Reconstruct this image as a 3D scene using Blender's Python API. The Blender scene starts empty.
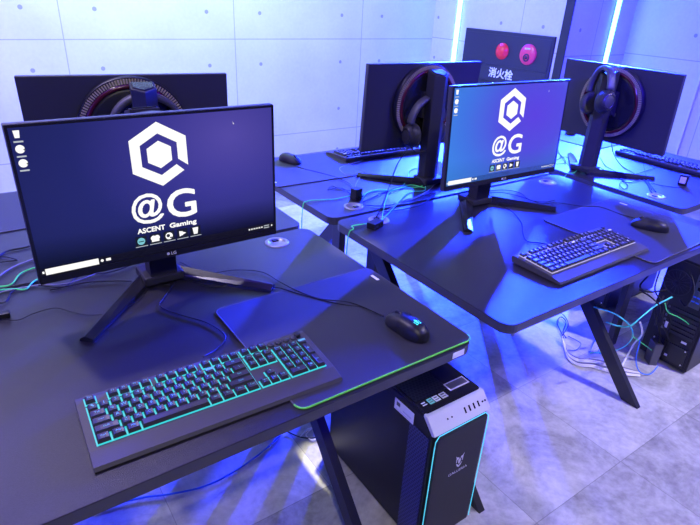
import bpy, bmesh, math, random
from mathutils import Vector, Matrix
random.seed(7)
PI = math.pi
C = bpy.context.scene.collection
H = 0.73            # desk top height
CAMZ = 1.42
F, YAW, PIT, ROL = 542.6, .62719, .46069, .052387

# ------------------------------------------------------------------ camera
fw = Vector((math.sin(YAW)*math.cos(PIT), math.cos(YAW)*math.cos(PIT), -math.sin(PIT)))
rt = fw.cross(Vector((0, 0, 1))).normalized()
upv = rt.cross(fw)
r_ = rt*math.cos(ROL) + upv*math.sin(ROL)
u_ = -rt*math.sin(ROL) + upv*math.cos(ROL)
cam = bpy.data.cameras.new('camera'); cam.sensor_width = 36; cam.lens = F/700*36
cam.clip_start = .02
co = bpy.data.objects.new('camera', cam); C.objects.link(co)
co.matrix_world = Matrix(((r_.x, u_.x, -fw.x, 0), (r_.y, u_.y, -fw.y, 0), (r_.z, u_.z, -fw.z, CAMZ), (0, 0, 0, 1)))
bpy.context.scene.camera = co

def at(px, py, z):
    """the point of the place at height z (world) seen at a pixel of the photo"""
    d = fw*F + r_*(px-350) - u_*(py-262.5)
    return Vector((0, 0, CAMZ)) + d*((z-CAMZ)/d.z)
def atd(px, py, dz=.004): return at(px, py, H+dz)

# ------------------------------------------------------------------ materials
def mat(name, col, rough=.5, metal=0, em=None, es=0, spec=.5, noise=0, nscale=60, bump=0, bscale=400, coat=0):
    m = bpy.data.materials.new(name); m.use_nodes = True
    nt = m.node_tree; b = nt.nodes['Principled BSDF']
    b.inputs['Base Color'].default_value = (*col, 1)
    b.inputs['Roughness'].default_value = rough
    b.inputs['Metallic'].default_value = metal
    b.inputs['Specular IOR Level'].default_value = spec
    b.inputs['Coat Weight'].default_value = coat
    if em:
        b.inputs['Emission Color'].default_value = (*em, 1); b.inputs['Emission Strength'].default_value = es
    if noise or bump:
        tc = nt.nodes.new('ShaderNodeTexCoord')
        if noise:
            n = nt.nodes.new('ShaderNodeTexNoise'); n.inputs['Scale'].default_value = nscale; n.inputs['Detail'].default_value = 4
            nt.links.new(tc.outputs['Object'], n.inputs['Vector'])
            r = nt.nodes.new('ShaderNodeMix'); r.data_type = 'RGBA'
            r.inputs['A'].default_value = (*[c*(1-noise) for c in col], 1)
            r.inputs['B'].default_value = (*[min(1, c*(1+noise)) for c in col], 1)
            nt.links.new(n.outputs['Fac'], r.inputs['Factor']); nt.links.new(r.outputs['Result'], b.inputs['Base Color'])
        if bump:
            n2 = nt.nodes.new('ShaderNodeTexNoise'); n2.inputs['Scale'].default_value = bscale; n2.inputs['Detail'].default_value = 3
            nt.links.new(tc.outputs['Object'], n2.inputs['Vector'])
            bp = nt.nodes.new('ShaderNodeBump'); bp.inputs['Strength'].default_value = bump; bp.inputs['Distance'].default_value = .002
            nt.links.new(n2.outputs['Fac'], bp.inputs['Height']); nt.links.new(bp.outputs['Normal'], b.inputs['Normal'])
    return m

M = {}
M['desk'] = mat('desk_laminate', (.017, .016, .020), .33, spec=.42, noise=.6, nscale=420, bump=.35, bscale=700)
M['edge'] = mat('desk_edge_band', (.045, .045, .052), .38)
M['band'] = mat('headband_padding', (.055, .055, .06), .5)
M['shell'] = mat('monitor_shell', (.026, .026, .034), .45, spec=.5)
M['steel'] = mat('black_steel', (.02, .02, .024), .4, bump=.1)
M['mat'] = mat('mouse_mat_cloth', (.024, .024, .028), .55, spec=.42, bump=.25, bscale=1600)
M['green_hem'] = mat('green_stitched_hem', (.12, .55, .06), .6, em=(.15, .6, .05), es=.12)
M['grey_hem'] = mat('grey_hem', (.07, .07, .08), .6)
M['plastic'] = mat('black_plastic', (.010, .010, .012), .42, spec=.4)
M['matte'] = mat('matte_black_plastic', (.016, .016, .018), .55, spec=.4)
M['gloss'] = mat('gloss_black_plastic', (.012, .012, .015), .27)
M['kbbody'] = mat('keyboard_case', (.050, .048, .052), .5, bump=.2, bscale=900)
M['kbwell'] = mat('keyboard_well', (.02, .02, .022), .5)
M['key'] = mat('keycap', (.035, .035, .04), .38)
M['teal'] = mat('teal_backlight', (.02, .1, .1), .5, em=(.05, .78, .80), es=.8)
M['tealleg'] = mat('teal_legend', (.1, .3, .3), .5, em=(.15, .7, .7), es=.3)
M['white_bl'] = mat('white_backlight', (.2, .2, .2), .5, em=(.75, .68, .85), es=.5)
M['whiteleg'] = mat('white_legend', (.6, .6, .6), .5, em=(.7, .7, .9), es=.25)
M['tealled'] = mat('teal_led_strip', (.1, .4, .4), .4, em=(.08, .62, .78), es=1.0)
M['tealogo'] = mat('teal_mouse_logo', (.1, .4, .4), .4, em=(.05, .95, .85), es=1.5)
M['silver'] = mat('silver_plastic', (.74, .74, .74), .36, metal=.3)
M['grommet'] = mat('grey_grommet', (.30, .30, .33), .3, metal=.3)
M['ring'] = mat('dark_red_gloss_ring', (.07, .006, .012), .2)
M['fin'] = mat('bronze_fins', (.5, .42, .27), .4, metal=.3)
M['white'] = mat('white_label', (.85, .85, .85), .5)
M['print'] = mat('dark_print', (.1, .1, .1), .5)
M['greyprint'] = mat('pale_print', (.65, .65, .68), .5)
M['cb'] = mat('black_cable', (.010, .010, .012), .6, spec=.3)
M['cgreen'] = mat('green_cable', (.12, .90, .22), .45, spec=.2)
M['cteal'] = mat('teal_cable', (.10, .62, .55), .45, spec=.2)
M['cgrey'] = mat('grey_cable', (.22, .22, .25), .45)
M['cblue'] = mat('blue_network_cable', (.04, .16, .75), .4, em=(.03, .12, .8), es=.0)
M['cwhite'] = mat('white_cable', (.78, .76, .72), .5)
M['cloth'] = mat('ear_cushion', (.03, .03, .033), .75)
M['red'] = mat('red_plastic', (.75, .03, .04), .3, em=(.9, .03, .03), es=.22)
M['pink'] = mat('red_alarm_disc', (.70, .05, .12), .35, em=(.8, .04, .12), es=.15)
M['cabinet'] = mat('dark_cabinet_paint', (.03, .03, .05), .45)
M['trimd'] = mat('dark_trim', (.02, .02, .03), .4)
M['trimw'] = mat('pale_trim', (.7, .7, .72), .35)
M['strip'] = mat('led_strip', (.5, .8, 1), .5, em=(.10, .50, 1.0), es=11)
M['alu'] = mat('aluminium_channel', (.6, .6, .62), .35, metal=.8)
M['metalgrey'] = mat('bare_steel', (.14, .14, .16), .35, metal=.8)
M['scr_white'] = mat('lit_white_pixels', (0, 0, 0), .4, em=(1, .99, .96), es=1.05)
M['scr_mid'] = mat('lit_grey_pixels', (0, 0, 0), .4, em=(.6, .65, .7), es=.8)
M['scr_cyan'] = mat('lit_cyan_pixels', (0, 0, 0), .4, em=(.25, .7, .8), es=.8)
M['scr_dark'] = mat('taskbar_pixels', (.005, .005, .006), .3, em=(.012, .010, .016), es=1)
M['icon_dark'] = mat('icon_tile_pixels', (.005, .005, .006), .3, em=(.006, .008, .012), es=1)

def nodes(m): return m.node_tree, m.node_tree.nodes, m.node_tree.links
def math_n(nt, op, a, b=None, c=None):
    n = nt.nodes.new('ShaderNodeMath'); n.operation = op
    for i, v in enumerate((a, b, c)):
        if v is None: continue
        if isinstance(v, (int, float)): n.inputs[i].default_value = v
        else: nt.links.new(v, n.inputs[i])
    return n.outputs[0]

def concrete(name, axis, off, jz, dz, pitch=1.283, zp=.83, first=None):
    """pale concrete panels: joint lines and plug holes placed along a horizontal axis"""
    m = mat(name, (.62, .63, .66), .62, spec=.35)
    nt, nd, lk = nodes(m); b = nd['Principled BSDF']
    tc = nd.new('ShaderNodeTexCoord'); sp = nd.new('ShaderNodeSeparateXYZ'); lk.new(tc.outputs['Object'], sp.inputs[0])
    u = sp.outputs[axis]; z = sp.outputs[2]
    def cell(v, o, p):   # signed distance to nearest multiple
        a = math_n(nt, 'DIVIDE', math_n(nt, 'SUBTRACT', v, o), p)
        f = math_n(nt, 'SUBTRACT', a, math_n(nt, 'ROUND', a))
        return math_n(nt, 'ABSOLUTE', math_n(nt, 'MULTIPLY', f, p))
    du = cell(u, off, pitch); dzz = cell(z, jz, zp)
    jl = math_n(nt, 'MAXIMUM', math_n(nt, 'LESS_THAN', du, .0035), math_n(nt, 'LESS_THAN', dzz, .0035))
    ddu = math_n(nt, 'SUBTRACT', du, .23)
    ddz = math_n(nt, 'SUBTRACT', dzz, dz)
    d2 = math_n(nt, 'ADD', math_n(nt, 'POWER', ddu, 2), math_n(nt, 'POWER', ddz, 2))
    hole = math_n(nt, 'LESS_THAN', d2, .015**2)
    n1 = nd.new('ShaderNodeTexNoise'); n1.inputs['Scale'].default_value = 2.2; n1.inputs['Detail'].default_value = 6; lk.new(tc.outputs['Object'], n1.inputs[0])
    n2 = nd.new('ShaderNodeTexNoise'); n2.inputs['Scale'].default_value = 40; n2.inputs['Detail'].default_value = 4; lk.new(tc.outputs['Object'], n2.inputs[0])
    v = math_n(nt, 'ADD', math_n(nt, 'MULTIPLY', n1.outputs[0], .22), math_n(nt, 'MULTIPLY', n2.outputs[0], .10))
    v = math_n(nt, 'ADD', v, .50)
    v = math_n(nt, 'MULTIPLY', v, math_n(nt, 'SUBTRACT', 1, math_n(nt, 'MULTIPLY', jl, .38)))
    v = math_n(nt, 'MULTIPLY', v, math_n(nt, 'SUBTRACT', 1, math_n(nt, 'MULTIPLY', hole, .5)))
    cc = nd.new('ShaderNodeCombineColor'); lk.new(v, cc.inputs[0]); lk.new(v, cc.inputs[1]); lk.new(math_n(nt, 'MULTIPLY', v, 1.03), cc.inputs[2])
    lk.new(cc.outputs[0], b.inputs['Base Color'])
    return m

def floor_mat():
    m = mat('stone_vinyl_tiles', (.4, .4, .4), .4, spec=.5)
    nt, nd, lk = nodes(m); b = nd['Principled BSDF']
    tc = nd.new('ShaderNodeTexCoord')
    mp = nd.new('ShaderNodeMapping'); mp.inputs['Location'].default_value = (-1.622/.457, -1.024/.457, 0); mp.inputs['Scale'].default_value = (1/.457, 1/.457, 1)
    lk.new(tc.outputs['Object'], mp.inputs[0])
    sp = nd.new('ShaderNodeSeparateXYZ'); lk.new(mp.outputs[0], sp.inputs[0])
    fx = math_n(nt, 'FLOOR', sp.outputs[0]); fy = math_n(nt, 'FLOOR', sp.outputs[1])
    cb = nd.new('ShaderNodeCombineXYZ'); lk.new(fx, cb.inputs[0]); lk.new(fy, cb.inputs[1])
    wn = nd.new('ShaderNodeTexWhiteNoise'); wn.noise_dimensions = '2D'; lk.new(cb.outputs[0], wn.inputs['Vector'])
    # cloudy stone streaks, shifted per tile and running along x or y by tile
    add = nd.new('ShaderNodeVectorMath'); add.operation = 'MULTIPLY_ADD'
    lk.new(wn.outputs['Color'], add.inputs[0]); add.inputs[1].default_value = (9, 9, 9); lk.new(mp.outputs[0], add.inputs[2])
    n1 = nd.new('ShaderNodeTexNoise'); n1.inputs['Scale'].default_value = 2.0; n1.inputs['Detail'].default_value = 10; n1.inputs['Roughness'].default_value = .68; n1.inputs['Distortion'].default_value = .8
    lk.new(add.outputs[0], n1.inputs[0])
    n2 = nd.new('ShaderNodeTexNoise'); n2.inputs['Scale'].default_value = 22; n2.inputs['Detail'].default_value = 6; lk.new(add.outputs[0], n2.inputs[0])
    v = math_n(nt, 'ADD', math_n(nt, 'MULTIPLY', n1.outputs[0], .80), math_n(nt, 'MULTIPLY', n2.outputs[0], .30))
    v = math_n(nt, 'ADD', v, math_n(nt, 'MULTIPLY', wn.outputs['Value'], .26))
    v = math_n(nt, 'ADD', v, -.28)
    def gl(c):
        f = math_n(nt, 'SUBTRACT', c, math_n(nt, 'ROUND', c)); return math_n(nt, 'LESS_THAN', math_n(nt, 'ABSOLUTE', f), .003)
    g = math_n(nt, 'MAXIMUM', gl(sp.outputs[0]), gl(sp.outputs[1]))
    v = math_n(nt, 'MULTIPLY', v, math_n(nt, 'SUBTRACT', 1, math_n(nt, 'MULTIPLY', g, .35)))
    cc = nd.new('ShaderNodeCombineColor'); lk.new(v, cc.inputs[0]); lk.new(math_n(nt, 'MULTIPLY', v, .99), cc.inputs[1]); lk.new(math_n(nt, 'MULTIPLY', v, .98), cc.inputs[2])
    lk.new(cc.outputs[0], b.inputs['Base Color'])
    rg = math_n(nt, 'ADD', math_n(nt, 'MULTIPLY', n2.outputs[0], .3), .32); lk.new(rg, b.inputs['Roughness'])
    bp = nd.new('ShaderNodeBump'); bp.inputs['Strength'].default_value = .25; bp.inputs['Distance'].default_value = .003
    lk.new(n2.outputs[0], bp.inputs['Height']); lk.new(bp.outputs[0], b.inputs['Normal'])
    return m

def perforated(name, base, hole, scale, axes=(0, 1), hexr=.33):
    """staggered round holes"""
    m = mat(name, base, .4); nt, nd, lk = nodes(m); b = nd['Principled BSDF']
    tc = nd.new('ShaderNodeTexCoord'); sp = nd.new('ShaderNodeSeparateXYZ'); lk.new(tc.outputs['Object'], sp.inputs[0])
    x = math_n(nt, 'MULTIPLY', sp.outputs[axes[0]], scale); y = math_n(nt, 'MULTIPLY', sp.outputs[axes[1]], scale*1.155)
    row = math_n(nt, 'ROUND', y)
    x2 = math_n(nt, 'ADD', x, math_n(nt, 'MULTIPLY', row, .5))
    dx = math_n(nt, 'SUBTRACT', x2, math_n(nt, 'ROUND', x2)); dy = math_n(nt, 'DIVIDE', math_n(nt, 'SUBTRACT', y, row), 1.155)
    d = math_n(nt, 'SQRT', math_n(nt, 'ADD', math_n(nt, 'POWER', dx, 2), math_n(nt, 'POWER', dy, 2)))
    h = math_n(nt, 'LESS_THAN', d, hexr)
    mx = nd.new('ShaderNodeMix'); mx.data_type = 'RGBA'; mx.inputs['A'].default_value = (*base, 1); mx.inputs['B'].default_value = (*hole, 1)
    lk.new(h, mx.inputs['Factor']); lk.new(mx.outputs['Result'], b.inputs['Base Color'])
    return m
M['holes_top'] = perforated('perforated_top', (.022, .022, .025), (.0, .0, .0), 1/.011, (0, 1), .36)
M['holes_side'] = perforated('honeycomb_side', (.05, .055, .16), (.006, .008, .05), 1/.010, (1, 2), .36)
M['floor'] = floor_mat()
M['wallb'] = concrete('concrete_wall_back', 0, .69, 1.034, .20)
M['wallr'] = concrete('concrete_wall_side', 1, 3.386, 1.050, .19)

def screen_mat(name, stops_c, cx, cz, kind):
    """wallpaper shown on a screen: a glow that fades towards the corners and a dark foot"""
    m = mat(name, (.004, .004, .005), .25, spec=.5); nt, nd, lk = nodes(m); b = nd['Principled BSDF']
    tc = nd.new('ShaderNodeTexCoord'); sp = nd.new('ShaderNodeSeparateXYZ'); lk.new(tc.outputs['Object'], sp.inputs[0])
    dx = math_n(nt, 'MULTIPLY', math_n(nt, 'SUBTRACT', sp.outputs[0], cx), 1.0)
    dz = math_n(nt, 'MULTIPLY', math_n(nt, 'SUBTRACT', sp.outputs[2], cz), 1.35)
    d = math_n(nt, 'SQRT', math_n(nt, 'ADD', math_n(nt, 'POWER', dx, 2), math_n(nt, 'POWER', dz, 2)))
    rp = nd.new('ShaderNodeValToRGB'); lk.new(math_n(nt, 'MULTIPLY', d, 2.0), rp.inputs[0])
    e = rp.color_ramp.elements
    e[0].position = 0; e[0].color = (*stops_c[0], 1); e[1].position = 1; e[1].color = (*stops_c[-1], 1)
    for i, c in enumerate(stops_c[1:-1]):
        k = e.new((i+1)/(len(stops_c)-1)); k.color = (*c, 1)
    foot = nd.new('ShaderNodeMapRange'); lk.new(sp.outputs[2], foot.inputs[0])
    foot.inputs[1].default_value = .02+.115; foot.inputs[2].default_value = .085+.115; foot.inputs[3].default_value = kind; foot.inputs[4].default_value = 1
    mx = nd.new('ShaderNodeVectorMath'); mx.operation = 'SCALE'; lk.new(rp.outputs[0], mx.inputs[0]); lk.new(foot.outputs[0], mx.inputs['Scale'])
    lk.new(mx.outputs[0], b.inputs['Emission Color']); b.inputs['Emission Strength'].default_value = 1
    return m
M['wallpaper_a'] = screen_mat('wallpaper_violet', [(.085, .065, .36), (.040, .035, .26), (.014, .018, .13), (.010, .014, .09)], .16, .27, .12)
M['wallpaper_b'] = screen_mat('wallpaper_with_haze', [(.10, .05, .70), (.08, .07, .70), (.05, .17, .75), (.045, .27, .80)], .12, .22, .8)  # brighter gradient: reflection haze and bloom put into the emission colour

# ------------------------------------------------------------------ mesh helpers
class B:
    def __init__(s): s.bm = bmesh.new(); s.mats = []
    def mi(s, m):
        if m not in s.mats: s.mats.append(m)
        return s.mats.index(m)
    def _fin(s, fs, m, T=None, vs=None):
        k = s.mi(m)
        for f in fs: f.material_index = k
        if T is not None:
            bmesh.ops.transform(s.bm, matrix=T, verts=list({v for f in fs for v in f.verts}))
    def box(s, c, d, m='plastic', bev=0, T=None, seg=2):
        n0 = len(s.bm.faces)
        g = bmesh.ops.create_cube(s.bm, size=1, matrix=Matrix.Translation(c) @ Matrix.Diagonal((*d, 1)))
        fs = list({f for v in g['verts'] for f in v.link_faces})
        k = s.mi(m)
        for f in fs: f.material_index = k
        if bev:
            es = list({e for f in fs for e in f.edges})
            bmesh.ops.bevel(s.bm, geom=es, offset=bev, segments=seg, affect='EDGES', profile=.6, clamp_overlap=True, material=-1)
        s.bm.faces.ensure_lookup_table()
        fs = [s.bm.faces[i] for i in range(n0, len(s.bm.faces))] if not bev else [f for f in s.bm.faces if not f.tag]
        for f in fs: f.material_index = k if bev else f.material_index
        if T is not None:
            bmesh.ops.transform(s.bm, matrix=T, verts=list({v for f in fs for v in f.verts}))
        for f in s.bm.faces: f.tag = True
        return s
    def poly(s, pts, m='plastic'):
        vs = [s.bm.verts.new(p) for p in pts]; f = s.bm.faces.new(vs); f.material_index = s.mi(m); f.tag = True; return s
    def prism(s, pts, a, b, m='plastic', ax='z', bev=0, T=None, mside=None):
        """polygon in the two other axes extruded along ax from a to b"""
        def P(p, t): return {'z': (p[0], p[1], t), 'y': (p[0], t, p[1]), 'x': (t, p[0], p[1])}[ax]
        lo = [s.bm.verts.new(P(p, a)) for p in pts]; hi = [s.bm.verts.new(P(p, b)) for p in pts]
        n = len(pts); fs = []
        f1 = s.bm.faces.new(lo); f2 = s.bm.faces.new(hi); fs += [f1, f2]
        sd = [s.bm.faces.new((lo[i], lo[(i+1) % n], hi[(i+1) % n], hi[i])) for i in range(n)]
        fs += sd
        for f in fs: f.material_index = s.mi(m)
        if mside:
            for f in sd: f.material_index = s.mi(mside)
        bmesh.ops.recalc_face_normals(s.bm, faces=fs)
        if bev:
            es = list(set(f1.edges) | set(f2.edges))
            bmesh.ops.bevel(s.bm, geom=es, offset=bev, segments=2, affect='EDGES', profile=.6, clamp_overlap=True)
        fs = [f for f in s.bm.faces if not f.tag]
        if T is not None: bmesh.ops.transform(s.bm, matrix=T, verts=list({v for f in fs for v in f.verts}))
        for f in s.bm.faces: f.tag = True
        return s
    def tube(s, pts, r, m='cb', seg=6, closed=False, cap=True):
        pts = [Vector(p) for p in pts]; n = len(pts); rings = []
        for i, p in enumerate(pts):
            a = pts[(i-1) % n] if (closed or i) else pts[0]; b = pts[(i+1) % n] if (closed or i < n-1) else pts[-1]
            t = (b-a).normalized() if (b-a).length > 1e-9 else Vector((1, 0, 0))
            x = t.cross(Vector((0, 0, 1)))
            if x.length < .05: x = t.cross(Vector((0, 1, 0)))
            x.normalize(); y = x.cross(t)
            rr = r[i] if isinstance(r, (list, tuple)) else r
            rings.append([s.bm.verts.new(p + x*rr*math.cos(2*PI*k/seg) + y*rr*math.sin(2*PI*k/seg)) for k in range(seg)])
        mi = s.mi(m)
        for i in range(n if closed else n-1):
            A, Bq = rings[i], rings[(i+1) % n]
            for k in range(seg):
                f = s.bm.faces.new((A[k], A[(k+1) % seg], Bq[(k+1) % seg], Bq[k])); f.material_index = mi; f.smooth = True; f.tag = True
        if cap and not closed:
            for q in (rings[0], rings[-1]):
                f = s.bm.faces.new(q); f.material_index = mi; f.tag = True
        return s
    def lathe(s, prof, m='plastic', seg=32, T=None, arc=2*PI):
        """profile (r, z) turned about z"""
        full = abs(arc-2*PI) < 1e-6; n = seg if full else seg+1; cols = []
        T = T or Matrix()
        for k in range(n):
            a = arc*k/seg
            cols.append([s.bm.verts.new(T @ Vector((r*math.cos(a), r*math.sin(a), z))) for r, z in prof])
        mi = s.mi(m)
        for k in range(seg):
            A, Bq = cols[k], cols[(k+1) % n]
            for j in range(len(prof)-1):
                try:
                    f = s.bm.faces.new((A[j], Bq[j], Bq[j+1], A[j+1])); f.material_index = mi; f.smooth = True; f.tag = True
                except ValueError: pass
        return s
    def mesh(s, name='mesh', weld=True):
        if weld: bmesh.ops.remove_doubles(s.bm, verts=s.bm.verts, dist=1e-6)
        bmesh.ops.dissolve_degenerate(s.bm, dist=1e-7, edges=s.bm.edges)
        bmesh.ops.recalc_face_normals(s.bm, faces=s.bm.faces)
        me = bpy.data.meshes.new(name); s.bm.to_mesh(me); s.bm.free()
        for k in s.mats: me.materials.append(M[k])
        return me
    def obj(s, name, parent=None, label=None, loc=None, weld=True):
        o = bpy.data.objects.new(name, s.mesh(name, weld)); C.objects.link(o)
        if parent: o.parent = parent
        if label: o['label'] = label
        if loc: o.location = loc
        return o

def thing(name, label, cat, loc=(0, 0, 0), rz=0, group=None):
    o = bpy.data.objects.new(name, None); C.objects.link(o); o.empty_display_size = .05
    o.location = loc; o.rotation_euler = (0, 0, rz); o['label'] = label; o['category'] = cat
    if group: o['group'] = group
    return o
def tag(o, label, cat, group=None, kind=None):
    o['label'] = label; o['category'] = cat
    if group: o['group'] = group
    if kind: o['kind'] = kind
    return o
def struct(o): o['kind'] = 'structure'; return o
def kids(o): return KID.get(o.name, [])
KID = {}
def copy_tree(o, parent=None):
    c = o.copy(); C.objects.link(c); c.parent = parent
    for ch in [q for q in C.objects if q.parent == o]: copy_tree(ch, c)
    return c
def dup(o, loc, rz, label, group=None):
    c = copy_tree(o); c.location = loc; c.rotation_euler = (0, 0, rz); c['label'] = label
    if group: c['group'] = group
    return c
def smooth_path(pts, n=8):
    pts = [Vector(p) for p in pts]; out = []
    q = [pts[0]*2-pts[1]] + pts + [pts[-1]*2-pts[-2]]
    for i in range(1, len(q)-2):
        a, b, c, d = q[i-1:i+3]
        for k in range(n):
            t = k/n
            out.append(.5*((2*b) + (c-a)*t + (2*a-5*b+4*c-d)*t*t + (3*b-a-3*c+d)*t**3))
    out.append(pts[-1]); return out
def T3(loc=(0, 0, 0), rx=0, ry=0, rz=0):
    return Matrix.Translation(loc) @ Matrix.Rotation(rz, 4, 'Z') @ Matrix.Rotation(ry, 4, 'Y') @ Matrix.Rotation(rx, 4, 'X')
TXT = {}
def text_polys(body, size=1, offset=0, res=3):
    """triangulated outline of a piece of writing, as (verts, faces) in the xy plane, centred"""
    k = (body, offset, res)
    if k not in TXT:
        cu = bpy.data.curves.new('t', 'FONT'); cu.body = body; cu.size = 1; cu.offset = offset; cu.resolution_u = res
        cu.align_x = 'CENTER'; cu.align_y = 'CENTER'
        ob = bpy.data.objects.new('t', cu); C.objects.link(ob)
        dg = bpy.context.evaluated_depsgraph_get(); dg.update()
        me = ob.evaluated_get(dg).to_mesh()
        TXT[k] = ([tuple(v.co) for v in me.vertices], [tuple(p.vertices) for p in me.polygons])
        ob.evaluated_get(dg).to_mesh_clear()
        bpy.data.objects.remove(ob); bpy.data.curves.remove(cu)
    return TXT[k]
def add_text(b, body, T, m, offset=0, w=None, h=None, size=1, res=3):
    vs, fs = text_polys(body, res=res)
    xs = [v[0] for v in vs]; ys = [v[1] for v in vs]
    cx, cy = (min(xs)+max(xs))/2, (min(ys)+max(ys))/2
    sx = (w/(max(xs)-min(xs))) if w else size; sy = (h/(max(ys)-min(ys))) if h else (sx if w else size)
    if not w and h: sx = sy
    mi = b.mi(m); hh = (max(ys)-min(ys))*sy; g = offset*hh
    shifts = [(0, 0)] if offset == 0 else [(0, 0)]+[(g*math.cos(a*PI/4), g*math.sin(a*PI/4)) for a in range(8)]
    fx = 1-2*g/max(1e-9, (max(xs)-min(xs))*sx); fy = 1-2*g/max(1e-9, hh)
    for k, (gx, gy) in enumerate(shifts):
        bv = [b.bm.verts.new(T @ Vector(((v[0]-cx)*sx*fx+gx, (v[1]-cy)*sy*fy+gy, k*4e-6))) for v in vs]
        for f in fs:
            try:
                q = b.bm.faces.new([bv[i] for i in f]); q.material_index = mi; q.tag = True
            except ValueError: pass

def rrect(w, d, r, n=6, cx=0, cy=0):
    pts = []
    for (sx, sy, a0) in ((1, 1, 0), (-1, 1, PI/2), (-1, -1, PI), (1, -1, 1.5*PI)):
        for k in range(n+1):
            a = a0 + PI/2*k/n
            pts.append((cx + sx*(w/2-r) + r*math.cos(a), cy + sy*(d/2-r) + r*math.sin(a)))
    return pts

# ------------------------------------------------------------------ the room
WY, W2, W3, RY = 4.5, 4.16, 5.05, 2.9
def slab(name, x0, x1, y0, y1, z0, z1, m):
    b = B(); b.box(((x0+x1)/2, (y0+y1)/2, (z0+z1)/2), (x1-x0, y1-y0, z1-z0), m); return struct(b.obj(name))
slab('floor', -3.2, W3+.1, -2.6, WY+.1, -.08, 0, 'floor')
slab('wall_back', -3.2, W2+.1, WY, WY+.1, 0, 2.7, 'wallb')
slab('wall_alcove', W2, W2+.1, RY+.06, WY, 0, 2.7, 'wallr')
slab('wall_return', W2+.0, W3+.1, RY, RY+.06, 0, 2.7, 'wallb')
slab('wall_right', W3, W3+.1, -2.6, RY, 0, 2.7, 'wallr')
slab('wall_left', -3.3, -3.2, -2.6, WY+.1, 0, 2.7, 'wallb')
slab('ceiling', -3.2, W3+.1, -2.6, WY+.1, 2.7, 2.78, 'trimd')
b = B(); b.box((W2-.006, RY+.03, 1.35), (.014, .075, 2.7), 'trimd'); struct(b.obj('trim_1'))
b = B(); b.box((W3-.012, 2.19, 1.35), (.024, .018, 2.7), 'trimw', .003); struct(b.obj('trim_2'))

def led(x, y, nx, ny, label):
    t = thing('led_light_strip', label, 'light', (x, y, 0))
    b = B(); w = .044
    ang = math.atan2(ny, nx)
    b.box((.004, 0, 1.35), (.008, w+.01, 2.64), 'alu'); o = b.obj('channel', t); o.rotation_euler = (0, 0, ang)
    b = B(); b.box((.015, 0, 1.35), (.016, w, 2.62), 'strip', .003); o = b.obj('diffuser', t); o.rotation_euler = (0, 0, ang)
led(W2, 4.143, -1, 0, 'glowing cyan light strip on the wall left of the dark hydrant cabinet')
led(4.752, RY, 0, -1, 'glowing cyan light strip right of the dark wall edge, above the headset')

# fire hydrant cabinet
t = thing('fire_hydrant_cabinet', 'dark fire hydrant cabinet with red lamp, alarm disc and white lettering on the wall', 'fire cabinet', (W2, 3.505, 0))
b = B(); b.box((-.0135, 0, .595), (.024, 1.012, 1.16), 'cabinet', .004); b.obj('cabinet_body', t)
b = B(); b.box((-.027, 0, 1.02), (.008, .975, .255), 'cabinet', .003); b.obj('upper_panel', t)
b = B(); b.box((-.027, 0, .455), (.008, .975, .85), 'cabinet', .003); dr = b.obj('door', t)
b = B(); b.box((-.034, .14, .70), (.008, .15, .10), 'trimd', .003); b.obj('handle', dr)
TW = lambda y, z, x=-.0325: Matrix.Translation((x, y, z)) @ Matrix(((0, 0, -1, 0), (-1, 0, 0, 0), (0, 1, 0, 0), (0, 0, 0, 1)))
b = B(); add_text(b, '消火栓', TW(-.003, .822), 'white', offset=.03, w=.285, h=.088); b.obj('lettering', t, 'white lettering', weld=False)
TD = lambda y, z, x=-.031: Matrix.Translation((x, y, z)) @ Matrix.Rotation(-PI/2, 4, 'Y')
b = B(); b.lathe([(.070, 0), (.070, .012), (.058, .018), (.052, .028), (.034, .042), (0, .048)], 'red', 28, TD(.016, 1.012)); b.obj('red_lamp', t, 'red domed lamp')
b = B(); b.lathe([(.085, 0), (.085, .012), (.078, .022), (.0, .024)], 'pink', 32, TD(-.275, 1.014)); dc = b.obj('alarm_disc', t, 'round red alarm disc')
b = B(); b.lathe([(.032, .0), (.032, .006), (.022, .006), (.022, .0)], 'cabinet', 24, TD(-.275, .99, -.0545)); b.lathe([(.014, .0), (.014, .006), (.0, .007)], 'cabinet', 24, TD(-.275, .99, -.0545)); b.obj('push_button', dc)
b = B(); [b.box((-.0565, -.275+o, 1.062), (.001, .012, .014), 'white') for o in (-.022, -.007, .008, .023)]; b.obj('disc_marking', dc)

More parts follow.
